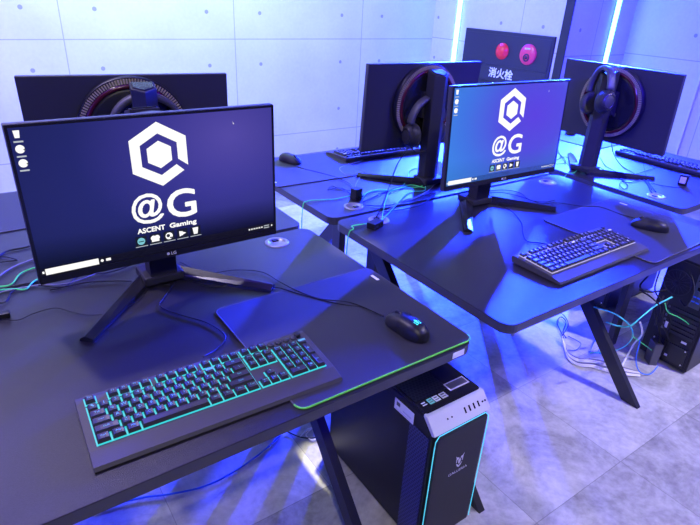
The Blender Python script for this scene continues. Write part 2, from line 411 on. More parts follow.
# ------------------------------------------------------------------ desks
DW, DD = 1.196, .755
GX, GY = DW/2-.14, DD/2-.07
def desk_parts(t, dw, dd, gy, mirror=False, label_edge=None):
    b = B(); b.prism(rrect(dw, dd, .035), H-.026, H, 'desk', bev=.0018, mside='edge'); b.obj('tabletop', t)
    for sx in (-1, 1):
        b = B(); x = sx*GX if abs(dw-DW) < .01 else sx*(dw/2-.14)
        b.lathe([(0, .0015), (.024, .0015), (.0245, .003), (.034, .003), (.037, .001), (.037, 0)], 'grommet', 28, T3((x, gy, H)))
        b.box((x, gy+.012, H+.003), (.018, .012, .003), 'cb')
        b.obj('cable_grommet', t)
    b = B()
    for y in (-dd/2+.10, dd/2-.10): b.box((0, y, H-.042), (dw-.16, .04, .03), 'steel', .002)
    for x in (-dw/2+.2, dw/2-.2): b.box((x, 0, H-.042), (.04, dd-.2, .028), 'steel')
    b.obj('frame_rail', t)
    for sx in (-1, 1):
        x = sx*(dw/2-.105) if sx < 0 else dw/2-.195
        if mirror: x = -x
        # slanting flat front strut: foot near the front edge, head under the rear of the top
        y0, y1 = -dd/2+.03, dd/2-.065
        b = B(); w = .058
        b.prism([(y0, 0), (y0+w*1.2, 0), (y1+w*.6, H-.03), (y1-w*.6, H-.03)], x-.013, x+.013, 'steel', 'x', .0015)
        b.obj('leg', t)
        b = B(); b.box((x+.03, dd/2-.06, (H-.03)/2), (.026, .05, H-.03), 'steel', .002); b.obj('leg', t)
def desk(x, y, rz, label, dd=DD, mirror=False):
    t = thing('gaming_desk', label, 'desk', (x, y, 0), rz, 'black gaming desks'); desk_parts(t, DW, dd, dd/2-.065, mirror)
    return t
dA = desk(.24, 1.0335, 0, 'black desk nearest the camera with the teal lit keyboard on it')
dB = desk(1.545, 1.0335, 0, 'black desk right of the tower, under the bright blue screen')
dC = desk(.24, 1.806, PI, 'black desk behind the nearest one, back to back with it at the left', mirror=True)
dD = desk(1.545, 1.806, PI, 'black desk in the middle rear with mat and mouse before the pale wall', mirror=True)
EDD = .87
dE = desk(2.205+EDD/2, 1.470, PI/2, 'black desk at the right with a turned monitor holding a headset', dd=EDD)
b = B(); b.box((0, 0, 0), (.034, .0015, .015), 'white');
lb = b.obj('desk_label', dA, 'white sticker'); lb.location = (DW/2-.055, -DD/2-.0015, H-.012)

# ------------------------------------------------------------------ mouse mats
def mousemat(c, rz, w, d, label, green=False, grp='cloth mouse mats'):
    t = thing('mouse_mat', label, 'mouse mat', (c[0], c[1], H), rz, grp)
    b = B(); b.prism(rrect(w, d, .02), .0003, .0035, 'mat', bev=.0008); b.obj('pad', t)
    pts = rrect(w, d, .02)
    b = B()
    b.tube([(p[0], p[1], .0022) for p in pts], .0020, 'grey_hem', 6, closed=True); b.obj('hem', t)
    if green:
        b = B(); b.tube([(p[0], p[1]-.0006, .0026) for p in pts[14:28]], .0021, 'green_hem', 6); b.obj('hem', t, 'green stitched front hem')
    b = B(); b.box((-w/2+.028 if False else w/2-.02, d/2-.06, .0042), (.008, .03, .001), 'white'); b.obj('tag', t)
    return t
# near mat: front left corner, front right, back right as measured on the desk
mousemat((.612, .868), .0, .452, .405, 'dark mouse mat with green front hem under the glowing mouse', True)
mousemat((1.835, .872), .02, .452, .405, 'dark mouse mat on the blue lit desk beside its keyboard')
mousemat((1.155, 1.975), PI-.03, .43, .36, 'grey looking mouse mat on the rear desk before the pale wall')
mousemat((-.10, 1.975), PI+.03, .43, .36, 'mouse mat at the far left edge behind the left monitors')
mousemat((2.90, 1.80), PI/2+.02, .40, .32, 'mouse mat on the right hand desk half hidden by the screens')

# ------------------------------------------------------------------ keyboards
U = .01905
rows = []
def R(y, x, items, h=1):
    for it in items:
        if it is None: continue
        if isinstance(it, float): x += it; continue
        s, w = (it if isinstance(it, tuple) else (it, 1)); rows.append((x, y, w, h, s)); x += w
R(0, 0, ['Esc', 1.0, 'F1', 'F2', 'F3', 'F4', .5, 'F5', 'F6', 'F7', 'F8', .5, 'F9', 'F10', 'F11', 'F12', .25, 'Prt', 'Scr', 'Pse'])
R(1.25, 0, ['`', '1', '2', '3', '4', '5', '6', '7', '8', '9', '0', '-', '^', ('Bk', 2), .25, 'Ins', 'Hm', 'PU', .25, 'Num', '/', '*', '-'])
R(2.25, 0, [('Tab', 1.5), 'Q', 'W', 'E', 'R', 'T', 'Y', 'U', 'I', 'O', 'P', '[', ']', ('\\', 1.5), .25, 'Del', 'End', 'PD', .25, '7', '8', '9'])
R(3.25, 0, [('Caps', 1.75), 'A', 'S', 'D', 'F', 'G', 'H', 'J', 'K', 'L', ';', "'", ('Ent', 2.25), 3.5, '4', '5', '6'])
R(4.25, 0, [('Shift', 2.25), 'Z', 'X', 'C', 'V', 'B', 'N', 'M', ',', '.', '/', ('Shift', 2.75), 1.25, '↑', 1.25, '1', '2', '3'])
R(5.25, 0, [('Ctrl', 1.25), ('Win', 1.25), ('Alt', 1.25), (' ', 6.25), ('Alt', 1.25), ('Fn', 1.25), ('Mn', 1.25), ('Ctrl', 1.25), .25, '←', '↓', '→', .25, ('0', 2), '.'])
rows.append((21.5, 2.25, 1, 2, '+')); rows.append((21.5, 4.25, 1, 2, 'En'))
KW, KD = 22.5*U, 6.25*U
KM = {}
def keymesh(w, h, s, leg):
    k = (w, h, s, leg)
    if k in KM: return KM[k]
    b = B(); W, D = w*U-.0032, h*U-.0030; tz = .0085; i = .0021
    lo = [(-W/2, -D/2), (W/2, -D/2), (W/2, D/2), (-W/2, D/2)]; hi = [(-W/2+i, -D/2+i*1.2), (W/2-i, -D/2+i*1.2), (W/2-i, D/2-i*.5), (-W/2+i, D/2-i*.5)]
    vl = [b.bm.verts.new((*p, .001)) for p in lo]; vm = [b.bm.verts.new((p[0]*1.0, p[1], .003)) for p in lo]; vh = [b.bm.verts.new((*p, tz)) for p in hi]
    mi = b.mi('key'); b.bm.faces.new(vl).material_index = mi
    for A, Bq in ((vl, vm), (vm, vh)):
        for j in range(4): b.bm.faces.new((A[j], A[(j+1) % 4], Bq[(j+1) % 4], Bq[j])).material_index = mi
    # dished top
    ins = [b.bm.verts.new((p[0]*.55, p[1]*.9*.7, tz-.0006)) for p in hi]
    for j in range(4): b.bm.faces.new((vh[j], vh[(j+1) % 4], ins[(j+1) % 4], ins[j])).material_index = mi
    b.bm.faces.new(ins).material_index = mi
    if s.strip(): add_text(b, s, T3((0, .0018, tz+.0001)), leg, h=.0042 if len(s) > 1 else .0062, res=1)
    KM[k] = b.mesh('key', weld=False); return KM[k]
def keyboard(loc, rz, label, glow, leg, grp='full size keyboards'):
    t = thing('keyboard', label, 'keyboard', loc, rz, grp)
    bw = .457; bd = .172; y0, y1 = -bd/2, bd/2
    # wedge shaped case: low at the front, with a long sloping wrist side
    b = B(); b.prism([(y0, .004), (y0+.004, .010), (y0+.034, .0165), (y0+.036, .0165), (y1-.010, .0235), (y1-.002, .0225), (y1, .016), (y1-.004, .002), (y0+.006, .001)], -bw/2, bw/2, 'kbbody', 'x', .0016); b.obj('case', t)
    kx0, ky1 = -KW/2, y1-.0115
    sl = (.0235-.0165)/(bd-.046)
    rot = math.atan(sl)
    # light plates under the blocks of keys
    b = B()
    for (xa, xb, ya, yb) in ((0, 1, 0, 1), (2, 6, 0, 1), (6.5, 10.5, 0, 1), (11, 15, 0, 1), (15.25, 18.25, 0, 1), (0, 15, 1.25, 6.25), (15.25, 18.25, 1.25, 3.25), (16.25, 17.25, 4.25, 5.25), (15.25, 18.25, 5.25, 6.25), (18.5, 22.5, 1.25, 6.25)):
        e = .0007
        b.box((kx0+(xa+xb)/2*U, ky1-(ya+yb)/2*U, 0), ((xb-xa)*U+2*e, (yb-ya)*U+2*e, .0012), glow)
    g = b.obj('backlight', t, 'glowing light between the keys')
    zf = lambda y: .0165 + (y-(y0+.036))*sl
    g.rotation_euler = (rot, 0, 0); g.location = (0, 0, zf(0)+.0004)
    n = 0; extra = []
    for (x, y, w, h, s) in rows:
        me = keymesh(w, h, s, leg); yy = ky1-(y+h/2)*U; p = (kx0+(x+w/2)*U, yy, zf(yy)+.001)
        if n < 98:
            o = bpy.data.objects.new('key', me); C.objects.link(o); o.parent = t; o.location = p; o.rotation_euler = (rot, 0, 0)
        else: extra.append((me, p))
        n += 1
    if extra:
        bm = bmesh.new()
        mats = [M['key'], M[leg]]
        for me, p in extra:
            n0 = len(bm.verts); bm.from_mesh(me); bm.verts.ensure_lookup_table()
            bmesh.ops.transform(bm, matrix=T3(p, rot), verts=bm.verts[n0:])
        me = bpy.data.meshes.new('keys'); bm.to_mesh(me); bm.free()
        for q in mats: me.materials.append(q)
        o = bpy.data.objects.new('keys', me); C.objects.link(o); o.parent = t; o['kind'] = 'stuff'
    for k in range(4):
        b = B(); b.lathe([(.0068, 0), (.0068, .004), (.0055, .005), (0, .005)], 'key', 16, T3((kx0+(18.75+k*.93)*U+.001, ky1-.5*U, zf(ky1)-.001))); b.obj('media_button', t)
    b = B(); b.lathe([(.007, 0), (.007, .007), (.006, .008), (0, .008)], 'plastic', 20, T3((kx0+22.15*U, ky1-.3*U, zf(ky1)-.001))); b.obj('volume_knob', t)
    # cable
    return t
def kb_from(bl, fl, fr, br):
    c = (Vector(bl)+Vector(fl)+Vector(fr)+Vector(br))/4; d = (Vector(fr)-Vector(fl)) + (Vector(br)-Vector(bl)); return (c.x, c.y, H), math.atan2(d.y, d.x)
lo, rz = kb_from(at(72, 399.5, H+.023), at(91, 471, H+.011), at(342, 377, H+.011), at(305, 329.5, H+.023))
keyboard(lo, rz, 'keyboard with teal glow between its keys on the nearest desk', 'teal', 'tealleg')
lo, rz = kb_from(at(508, 257, H+.023), at(554, 285, H+.011), at(651, 249, H+.011), at(608, 223, H+.023))
kB = keyboard(lo, rz, 'keyboard with white lit keys on the blue desk below the bright screen', 'white_bl', 'whiteleg')
M['dimbl'] = mat('unlit_key_well', (.03, .03, .035), .5)
kD = dup(kB, (1.60, 2.045, H), PI-.02, 'keyboard on the rear desk sticking out left of its dark monitor')
kE = dup(kB, (2.835, 1.265, H), PI/2+.0, 'keyboard on the right desk reaching out past its dark monitor')
for k in (kD, kE):
    for ch in C.objects:
        if ch.parent == k and ch.name.startswith('backlight'):
            ch.material_slots[0].link = 'OBJECT'; ch.material_slots[0].material = M['dimbl']; ch.name = 'key_plate'; del ch['label']

# ------------------------------------------------------------------ mice
def mouse_half(u):
    w = .031*(max(0, 1-abs(u)**2.8))**.5*(1-.09*math.exp(-((u-.12)/.35)**2))
    h = .0385*(max(0, 1-abs(u)**3))**.55*(1-.24*((u+.0)*.5+.5)) + .0
    return w, h
def mouse_shell(b, u0, u1, th0, th1, g, m, nu=18, nv=14):
    L = .062; G = []
    for i in range(nu+1):
        u = u0+(u1-u0)*i/nu; w, h = mouse_half(u); row = []
        for j in range(nv+1):
            th = th0+(th1-th0)*j/nv
            c, s = math.cos(th), math.sin(th)
            row.append(b.bm.verts.new(((w+g)*math.copysign(abs(c)**.75, c), u*L*1.0, .0015+(h+g)*max(0, s)**.8)))
        G.append(row)
    mi = b.mi(m)
    for i in range(nu):
        for j in range(nv):
            try:
                f = b.bm.faces.new((G[i][j], G[i+1][j], G[i+1][j+1], G[i][j+1])); f.smooth = True; f.material_index = mi; f.tag = True
            except ValueError: pass
def mouse(loc, rz, label, lit):
    t = thing('gaming_mouse', label, 'mouse', loc, rz, 'wired mice')
    b = B(); mouse_shell(b, -1, 1, 0, PI, 0, 'plastic', 30, 20); b.obj('body', t)
    for nm, a, c in (('button', .16, PI/2-.10), ('button', PI/2+.10, PI-.16)):
        b = B(); mouse_shell(b, .16, .97, a, c, .0012, 'matte', 12, 8); b.obj(nm, t)
    b = B(); b.lathe([(0, -.0035), (.0085, -.0035), (.0095, -.002), (.0095, .002), (.0085, .0035), (0, .0035)], 'plastic', 20, T3((0, .031, .028), 0, PI/2)); b.obj('scroll_wheel', t)
    # emblem near the heel: a small three pronged knot
    b = B(); zt = lambda y: .0015+mouse_half(y/.062)[1]+.0006
    for (pts) in ([(-.001, -.034), (.001, -.034), (.002, -.026), (.0035, -.022), (.0, -.017), (-.0035, -.022), (-.002, -.026)],
                  [(-.002, -.033), (-.007, -.0285), (-.0085, -.023), (-.0065, -.0245), (-.0045, -.029)],
                  [(.002, -.033), (.0045, -.029), (.0065, -.0245), (.0085, -.023), (.007, -.0285)],
                  [(-.003, -.035), (-.0065, -.0345), (-.008, -.031), (-.005, -.0325)], [(.003, -.035), (.005, -.0325), (.008, -.031), (.0065, -.0345)]):
        b.poly([(x, y, zt(y)+.0004-abs(x)*.12) for x, y in pts], lit)
    b.obj('emblem', t)
    return t
p = atd(407, 327, .012); mouse((p.x, p.y, H+.0036), .10, 'black mouse with glowing teal emblem on the nearest mat', 'tealogo')
M['dimlogo'] = mat('unlit_emblem', (.12, .12, .14), .4)
p = atd(650, 226, .012); m2 = mouse((p.x, p.y, H+.0036), .42, 'black mouse on the mat of the blue lit desk', 'dimlogo')
p = atd(290, 160, .012); dup(m2, (p.x, p.y, H+.0036), PI+.25, 'small black mouse on the grey mat before the pale wall')
p = atd(571, 132, .012); dup(m2, (p.x, p.y, H+.0036), PI/2+.5, 'mouse half hidden right of the bright screen')

# ------------------------------------------------------------------ monitors
MW, MH = .555, .331
def monitor(x, y, rz, hb, tilt, label, screen=None, sdx=0):
    t = thing('gaming_monitor', label, 'monitor', (x, y, H), rz, 'gaming monitors on stands')
    R_ = Matrix.Translation((0, 0, hb)) @ Matrix.Rotation(-tilt, 4, 'X')
    def put(o, M_=R_): o.matrix_local = M_; return o
    b = B(); b.box((0, .009, MH/2), (MW, .018, MH), 'shell', .0025)
    # sloping back bulge
    pts = [(.30*MW, .10), (.40*MW, .05)]
    b.lathe([(.152, 0), (.152, .016), (.146, .022), (0, .022)], 'plastic', 56, T3((0, .018, MH/2+.012), -PI/2))
    hs = put(b.obj('housing', t))
    b = B()
    for (c, d) in (((0, .001, MH-.004), (MW-.004, .004, .006)), ((0, .001, .0085), (MW-.004, .004, .017)), ((-MW/2+.004, .001, MH/2), (.006, .004, MH-.004)), ((MW/2-.004, .001, MH/2), (.006, .004, MH-.004))):
        b.box((c[0], -.001, c[2]), d, 'gloss', .001)
    add_text(b, 'LG', T3((.005, -.0037, .0095), PI/2), 'greyprint', w=.012, offset=.02); b.lathe([(0, 0), (.0035, 0)], 'greyprint', 14, T3((-.008, -.0037, .0095), PI/2))
    put(b.obj('bezel', t))
    # red ring and the ring of vent fins on the back
    cz = MH/2+.012
    b = B(); b.tube([(.128*math.cos(a), .043, cz+.128*math.sin(a)) for a in [2*PI*k/64 for k in range(64)]], .0065, 'ring', 8, closed=True)
    b.lathe([(.121, 0), (.10, .006), (.0, .006)], 'gloss', 48, T3((0, .038, cz), -PI/2)); put(b.obj('ring', t, 'dark red glossy ring'))
    b = B()
    for k in range(120):
        a = 2*PI*k/120; T_ = T3((0, .042, cz)) @ Matrix.Rotation(-a, 4, 'Y') @ Matrix.Translation((.1415, 0, 0)); 
        q = bmesh.ops.create_cube(b.bm, size=1, matrix=T_ @ Matrix.Diagonal((.013, .006, .0032, 1)))
    b.mi('fin')
    b.tube([(.150*math.cos(a), .040, cz+.150*math.sin(a)) for a in [2*PI*k/64 for k in range(64)]], .002, 'plastic', 6, closed=True)
    o = b.obj('vent_fins', t, 'pale vent fins'); put(o)
    # stand
    cy = .108
    b = B()
    top = .443
    prof = [(-.033, -.030), (.033, -.030), (.033, .014), (.0, .038), (-.033, .014)]
    b.prism([(p[0]+sdx, p[1]+cy) for p in prof], .008, top, 'matte', 'z', .003)
    slope = lambda bb: [setattr(v.co, 'z', v.co.z-.25*(v.co.y-cy+.03)) for v in bb.bm.verts if v.co.z > .3]
    slope(b)
    col = b.obj('stand_column', t)
    b = B(); b.prism([(-.027+sdx, cy-.024), (.027+sdx, cy-.024), (.027+sdx, cy+.010), (sdx, cy+.030), (-.027+sdx, cy+.010)], top+.0005, top+.003, 'gloss', 'z', .001); slope(b); b.obj('column_cap', col)
    b = B(); b.box((sdx*.5, .058, hb+cz), (.08, .045, .10), 'matte', .004); b.obj('mount', t)
    b = B(); b.box((sdx, cy+.008, .020), (.10, .085, .024), 'matte', .006); b.obj('stand_foot', t)
    for sx in (-1, 1):
        a0 = Vector((sx*.025+sdx, cy+.03)); a1 = Vector((sx*.222, -.082)); d = (a1-a0).normalized(); nrm = Vector((-d.y, d.x))
        b = B(); w0, w1 = .024, .016
        # ridge section: two sloping faces meeting on top
        sec = lambda c, w, h: [(c.x-nrm.x*w, c.y-nrm.y*w, 0.0005), (c.x-nrm.x*w*.9, c.y-nrm.y*w*.9, h*.45), (c.x+nrm.x*w*.1*sx, c.y+nrm.y*w*.1*sx, h), (c.x+nrm.x*w, c.y+nrm.y*w, h*.5), (c.x+nrm.x*w, c.y+nrm.y*w, 0.0005)]
        r0 = [b.bm.verts.new(p) for p in sec(a0, w0, .030)]; r1 = [b.bm.verts.new(p) for p in sec(a1, w1, .015)]; k = b.mi('gloss')
        for i in range(5): b.bm.faces.new((r0[i], r0[(i+1) % 5], r1[(i+1) % 5], r1[i])).material_index = k
        b.bm.faces.new(r0).material_index = k; b.bm.faces.new(r1).material_index = k
        b.obj('stand_leg', t)
    # screen
    b = B(); m = screen or 'gloss'
    sw0, sw1, sz0, sz1 = -.272, .272, .0175, .325
    b.box(((sw0+sw1)/2, -.0012, (sz0+sz1)/2), (sw1-sw0, .0012, sz1-sz0), m)
    if screen:
        Y = -.0021; z = lambda h: h-.0
        def quad(x0, x1, z0, z1, mm, y=Y): b.poly([(x0, y, z0), (x1, y, z0), (x1, y, z1), (x0, y, z1)], mm)
        quad(sw0, sw1, sz0, .0345, 'scr_dark', Y+.0003)
        cx, cz_ = -.0015, .2435
        hx = lambda r, k: (cx+r*math.sin(k*PI/3), cz_+r*math.cos(k*PI/3))
        Ro, Ri, Rs = .070, .0455, .0300
        pt = lambda q, y=Y: (q[0], y, q[1])
        b.poly([pt(hx(Rs, k)) for k in range(6)], 'scr_white')
        lerp = lambda a, c, f: (a[0]+(c[0]-a[0])*f, a[1]+(c[1]-a[1])*f)
        for k in (3, 4, 5, 0):
            b.poly([pt(hx(Ro, k)), pt(hx(Ro, k+1)), pt(hx(Ri, k+1)), pt(hx(Ri, k))], 'scr_white')
        # right side cut short, lower right side starts after the gap
        b.poly([pt(hx(Ro, 1)), pt(lerp(hx(Ro, 1), hx(Ro, 2), .93)), pt(lerp(hx(Ri, 1), hx(Ri, 2), .80)), pt(hx(Ri, 1))], 'scr_white')
        b.poly([pt(lerp(hx(Ro, 2), hx(Ro, 3), .16)), pt(hx(Ro, 3)), pt(hx(Ri, 3)), pt(lerp(hx(Ri, 2), hx(Ri, 3), .12))], 'scr_white')
        TX = lambda x, zz: T3((x, Y, zz), PI/2)
        add_text(b, '@', TX(-.041, .1265), 'scr_white', w=.069, h=.070, offset=.020, res=4)
        add_text(b, 'G', TX(.036, .1265), 'scr_white', w=.068, h=.068, offset=.022, res=4)
        add_text(b, 'ASCENT', TX(-.0385, .077), 'scr_white', w=.062, h=.0125, offset=.05)
        add_text(b, 'Gaming', TX(.0345, .0755), 'scr_white', w=.064, h=.0155, offset=.05)
        for k in range(5):
            xc = -.064+k*.0315; quad(xc-.0125, xc+.0125, .0415, .0645, 'icon_dark', Y+.0002); quad(xc-.0135, xc+.0135, .0395, .0412, 'scr_mid')
        disc = lambda x, zz, r, mm, y=Y-.0002, n=16: b.poly([(x+r*math.cos(2*PI*i/n), y, zz+r*math.sin(2*PI*i/n)) for i in range(n)], mm)
        disc(-.064, .053, .0085, 'scr_cyan'); quad(-.070, -.058, .0515, .0535, 'icon_dark', Y-.0004)
        disc(-.0365, .055, .0062, 'scr_white'); disc(-.0285, .055, .0062, 'scr_white'); quad(-.041, -.024, .046, .054, 'scr_white', Y-.0003)
        disc(-.001, .053, .0085, 'scr_white'); disc(-.003, .054, .004, 'icon_dark', Y-.0004); quad(.0005, .006, .047, .050, 'icon_dark', Y-.0004)
        b.poly([(.0235, Y-.0002, .046), (.0395, Y-.0002, .053), (.0235, Y-.0002, .060)], 'scr_white'); quad(.023, .031, .048, .0585, 'scr_white', Y-.0003)
        b.poly([(.0575, Y-.0002, .045), (.0665, Y-.0002, .045), (.069, Y-.0002, .0615), (.055, Y-.0002, .0615)], 'scr_white')
        quad(-.262, -.158, .0195, .0335, 'scr_white')
        quad(-.268, -.264, .024, .029, 'scr_white'); disc(-.151, .0265, .0032, 'scr_white'); quad(-.143, -.133, .0235, .0295, 'scr_white')
        for k, x0 in enumerate((.199, .206, .213, .220, .227, .234, .262)): quad(x0, x0+.0035, .0245, .0285, 'scr_white')
        quad(.2415, .2565, .0275, .0300, 'scr_mid'); quad(.2415, .2565, .022, .0245, 'scr_mid')
        for k, zz in enumerate((.304, .276, .249)):
            if k == 0: b.poly([(-.2620, Y, zz+.001), (-.2540, Y, zz+.001), (-.2525, Y, zz+.015), (-.2635, Y, zz+.015)], 'scr_white')
            else: disc(-.2575, zz+.008, .008, 'scr_white'); quad(-.252, -.249, zz+.005, zz+.008, 'icon_dark', Y-.0004)
            quad(-.2655, -.2495, zz-.0075, zz-.0045, 'scr_mid')
        b.poly([(.171, Y, .300), (.1745, Y, .2935), (.1725, Y, .2935)], 'scr_white')
    put(b.obj('screen', t, 'lit screen with white hexagon logo' if screen else None, weld=False))
    return t
def fix_wallpaper():
    for k in ('wallpaper_a', 'wallpaper_b'):
        for n in M[k].node_tree.nodes:
            if n.type == 'MAP_RANGE': n.inputs[1].default_value = .03; n.inputs[2].default_value = .10
fix_wallpaper()
monitor(.33, 1.172, .013, .115, .014, 'lit monitor with white hexagon logo on the nearest desk', 'wallpaper_a')
monitor(1.509, 1.193, -.029, .123, .055, 'lit monitor with painted-in haze over its blue wallpaper on the middle desk', 'wallpaper_b')
mD = monitor(1.526, 1.688, 3.08, .133, .06, 'dark monitor seen from behind, middle rear, headset on its stand')
monitor(.407, 1.69, 2.985, .126, .05, 'dark monitor seen from behind, peeking over the nearest lit screen', None, -.028)
dup(mD, (2.417, 1.368, H), 1.537, 'dark monitor seen from behind at the far right, headset draped over it')

# ------------------------------------------------------------------ headsets
def headset(loc, rz, label, pitch=0, roll=0, spread=.085):
    t = thing('headset', label, 'headset', loc, rz, 'gaming headsets hung on monitor stands')
    t.rotation_euler = (pitch, roll, rz)
    b = B(); n = 26; arc = [PI*k/n for k in range(n+1)]
    P = [(spread*math.cos(a), 0, .095*math.sin(a)) for a in arc]
    # flat padded band
    secs = []
    for i, a in enumerate(arc):
        c = Vector(P[i]); nr = Vector((math.cos(a), 0, math.sin(a))); w = .017; th = .0065+.003*math.sin(a)
        secs.append([b.bm.verts.new(c + nr*dn + Vector((0, dy, 0))) for dn, dy in ((th, -w*.7), (th*.6, -w), (-th, -w*.8), (-th, w*.8), (th*.6, w), (th, w*.7))])
    mi = b.mi('matte')
    for i in range(n):
        for k in range(6):
            f = b.bm.faces.new((secs[i][k], secs[i][(k+1) % 6], secs[i+1][(k+1) % 6], secs[i+1][k])); f.smooth = True; f.material_index = mi
    b.bm.faces.new(secs[0]); b.bm.faces.new(secs[-1])
    b.mats = ['band']; b.obj('headband', t)
    for s in (-1, 1):
        b = B(); b.tube([(s*spread, -.001, .0), (s*(spread+.006), -.024, -.022), (s*(spread+.004), -.026, -.05)], .0042, 'matte', 6)
        b.tube([(s*spread, .001, .0), (s*(spread+.006), .024, -.022), (s*(spread+.004), .026, -.05)], .0042, 'matte', 6); b.obj('yoke', t)
        Tc = T3((s*(spread-.012), 0, -.048), 0, s*PI/2+.0)
        b = B(); b.lathe([(0, .026), (.024, .026), (.031, .022), (.038, .012), (.041, .0), (.041, -.006)], 'matte', 26, Tc @ Matrix.Diagonal((1.12, .95, 1, 1)))
        b.lathe([(.022, .0262), (.026, .0275), (.029, .0245)], 'gloss', 26, Tc @ Matrix.Diagonal((1.12, .95, 1, 1))); cup = b.obj('ear_cup', t)
        b = B(); b.lathe([(.041, -.006), (.044, -.012), (.040, -.022), (.030, -.024), (.024, -.014), (.0, -.012)], 'cloth', 26, Tc @ Matrix.Diagonal((1.12, .95, 1, 1))); b.obj('ear_cushion', cup)
    b = B(); b.tube(smooth_path([(-spread, -.02, -.08), (-spread+.01, -.05, -.10), (-spread+.04, -.075, -.085)]), .0025, 'cb', 6); b.obj('microphone', t)
    return t
hs = headset((1.505, 1.612, H+.245), .05, 'headset hanging on the rear middle stand, one ear cup showing', .12)
headset((.425, 1.600, H+.312), -.12, 'headset band curving round the stand behind the nearest screen', spread=.098)
h3 = headset((2.272, 1.372, H+.362), 1.1, 'black headset draped over the right hand monitor stand', .12, .22, .075)

# ------------------------------------------------------------------ tower PC
def tower():
    t = thing('desktop_tower', 'black tower with silver slanted top and cyan lit edges under the nearest desk', 'computer', (.895, .70, 0))
    w, hh, dp = .205, .47, .46; x0, x1 = -w/2, w/2
    b = B(); b.prism([(.004, .012), (.004, .418), (.040, .466), (dp, .466), (dp, .012)], x0+.001, x1-.001, 'plastic', 'x', .003); b.obj('case', t)
    b = B(); b.box((0, -.004, .218), (w-.022, .012, .405), 'matte', .003); fp = b.obj('front_panel', t)
    b = B(); zt = .428
    path = [(x0+.004, -.008, .02), (x0+.004, -.008, zt-.03), (x0+.006, -.007, zt-.014), (x0+.018, -.006, zt), (x1-.018, -.006, zt), (x1-.006, -.007, zt-.014), (x1-.004, -.008, zt-.03), (x1-.004, -.008, .02)]
    b.tube(path, .0014, 'tealled', 8); b.obj('edge_light', t, 'glowing cyan edge light')
    b = B(); b.prism([(-.007, .434), (.028, .474), (.040, .474), (.040, .466), (.003, .428)], x0, x1, 'silver', 'x', .0015); sv = b.obj('silver_fascia', t, 'silver slanted fascia')
    T_ = Matrix.Translation((0, .0105, .454)) @ Matrix.Rotation(math.atan2(.040, .035), 4, 'X')
    b = B()
    for k in range(4): b.box((.018+.0165*k, 0, 0), (.0048, .0155, .0016), 'gloss', 0, T_)
    b.obj('usb_port', sv)
    b = B()
    for x in (-.045, -.030): b.lathe([(0, .001), (.0022, .001), (.0024, 0)], 'gloss', 12, T_ @ T3((x, 0, 0)))
    for x in (.083, .093): b.lathe([(0, .001), (.0026, .001), (.0028, 0)], 'gloss', 12, T_ @ T3((x, 0, 0)))
    b.obj('audio_jack', sv)
    b = B(); b.prism(rrect(w-.004, .40, .012, 5, 0, .236), .466, .4745, 'gloss', 'z', .001); b.obj('top_tray', t)
    b = B(); b.box((-.035, .235, .4752), (.115, .30, .0012), 'holes_top'); b.obj('top_grille', t)
    b = B()
    b.box((.055, .085, .4755), (.072, .030, .0008), 'greyprint'); b.box((.055, .085, .4760), (.064, .022, .0006), 'print'); b.obj('spec_sticker', t)
    for k, (x, c, m) in enumerate(((-.078, .02, 'gloss'), (-.055, .016, 'tealleg'), (-.035, .018, 'greyprint'), (-.010, .020, 'silver'))):
        b = B(); b.box((x, .068, .4752), (c, .020, .0008), m); b.box((x, .072, .4758), (c*.6, .004, .0004), 'print' if k else 'white'); b.box((x, .064, .4758), (c*.7, .003, .0004), 'print' if k else 'white'); b.obj('maker_sticker', t)
    # honeycomb strip and sticker on the left side
    b = B(); b.box((x0-.0006, .048, .215), (.0012, .075, .40), 'holes_side'); b.obj('side_vent', t, 'honeycomb vent strip')
    b = B(); b.box((x0-.001, .112, .432), (.0012, .078, .036), 'white'); b.box((x0-.0018, .135, .437), (.0006, .014, .012), 'print'); b.box((x0-.0018, .098, .428), (.0006, .034, .006), 'greyprint'); b.box((x0-.0018, .115, .419), (.0006, .06, .003), 'greyprint'); b.obj('side_sticker', t, 'white printed sticker')
    # emblem: shield with horns, and the lettering below
    b = B(); Y = -.0105; c = (.006, .300)
    S = lambda pts, m='greyprint': b.poly([(c[0]+x, Y, c[1]+z) for x, z in pts], m)
    S([(-.013, .012), (-.016, .022), (-.010, .015), (-.003, .013), (-.003, .006), (-.009, .006), (-.010, -.006), (-.013, -.003)])
    S([(.013, .012), (.013, -.003), (.010, -.006), (.009, .006), (.003, .006), (.003, .013), (.010, .015), (.016, .022)])
    S([(-.0055, .003), (0, .008), (.0055, .003), (.004, -.008), (0, -.013), (-.004, -.008)])
    S([(-.012, -.008), (-.008, -.010), (0, -.018), (.008, -.010), (.012, -.008), (.007, -.019), (0, -.025), (-.007, -.019)])
    b.obj('emblem', t, 'pale shield emblem', weld=False)
    b = B(); add_text(b, 'GALLERIA', T3((.006, Y, .262), PI/2), 'greyprint', w=.072, h=.0095, offset=.02, res=2); b.obj('maker_lettering', t, weld=False)
    for x in (-.08, .08):
        for y in (.04, .40):
            b = B(); b.box((x, y, .0065), (.03, .03, .012), 'steel', .002); b.obj('foot', t)
    return t
tower()

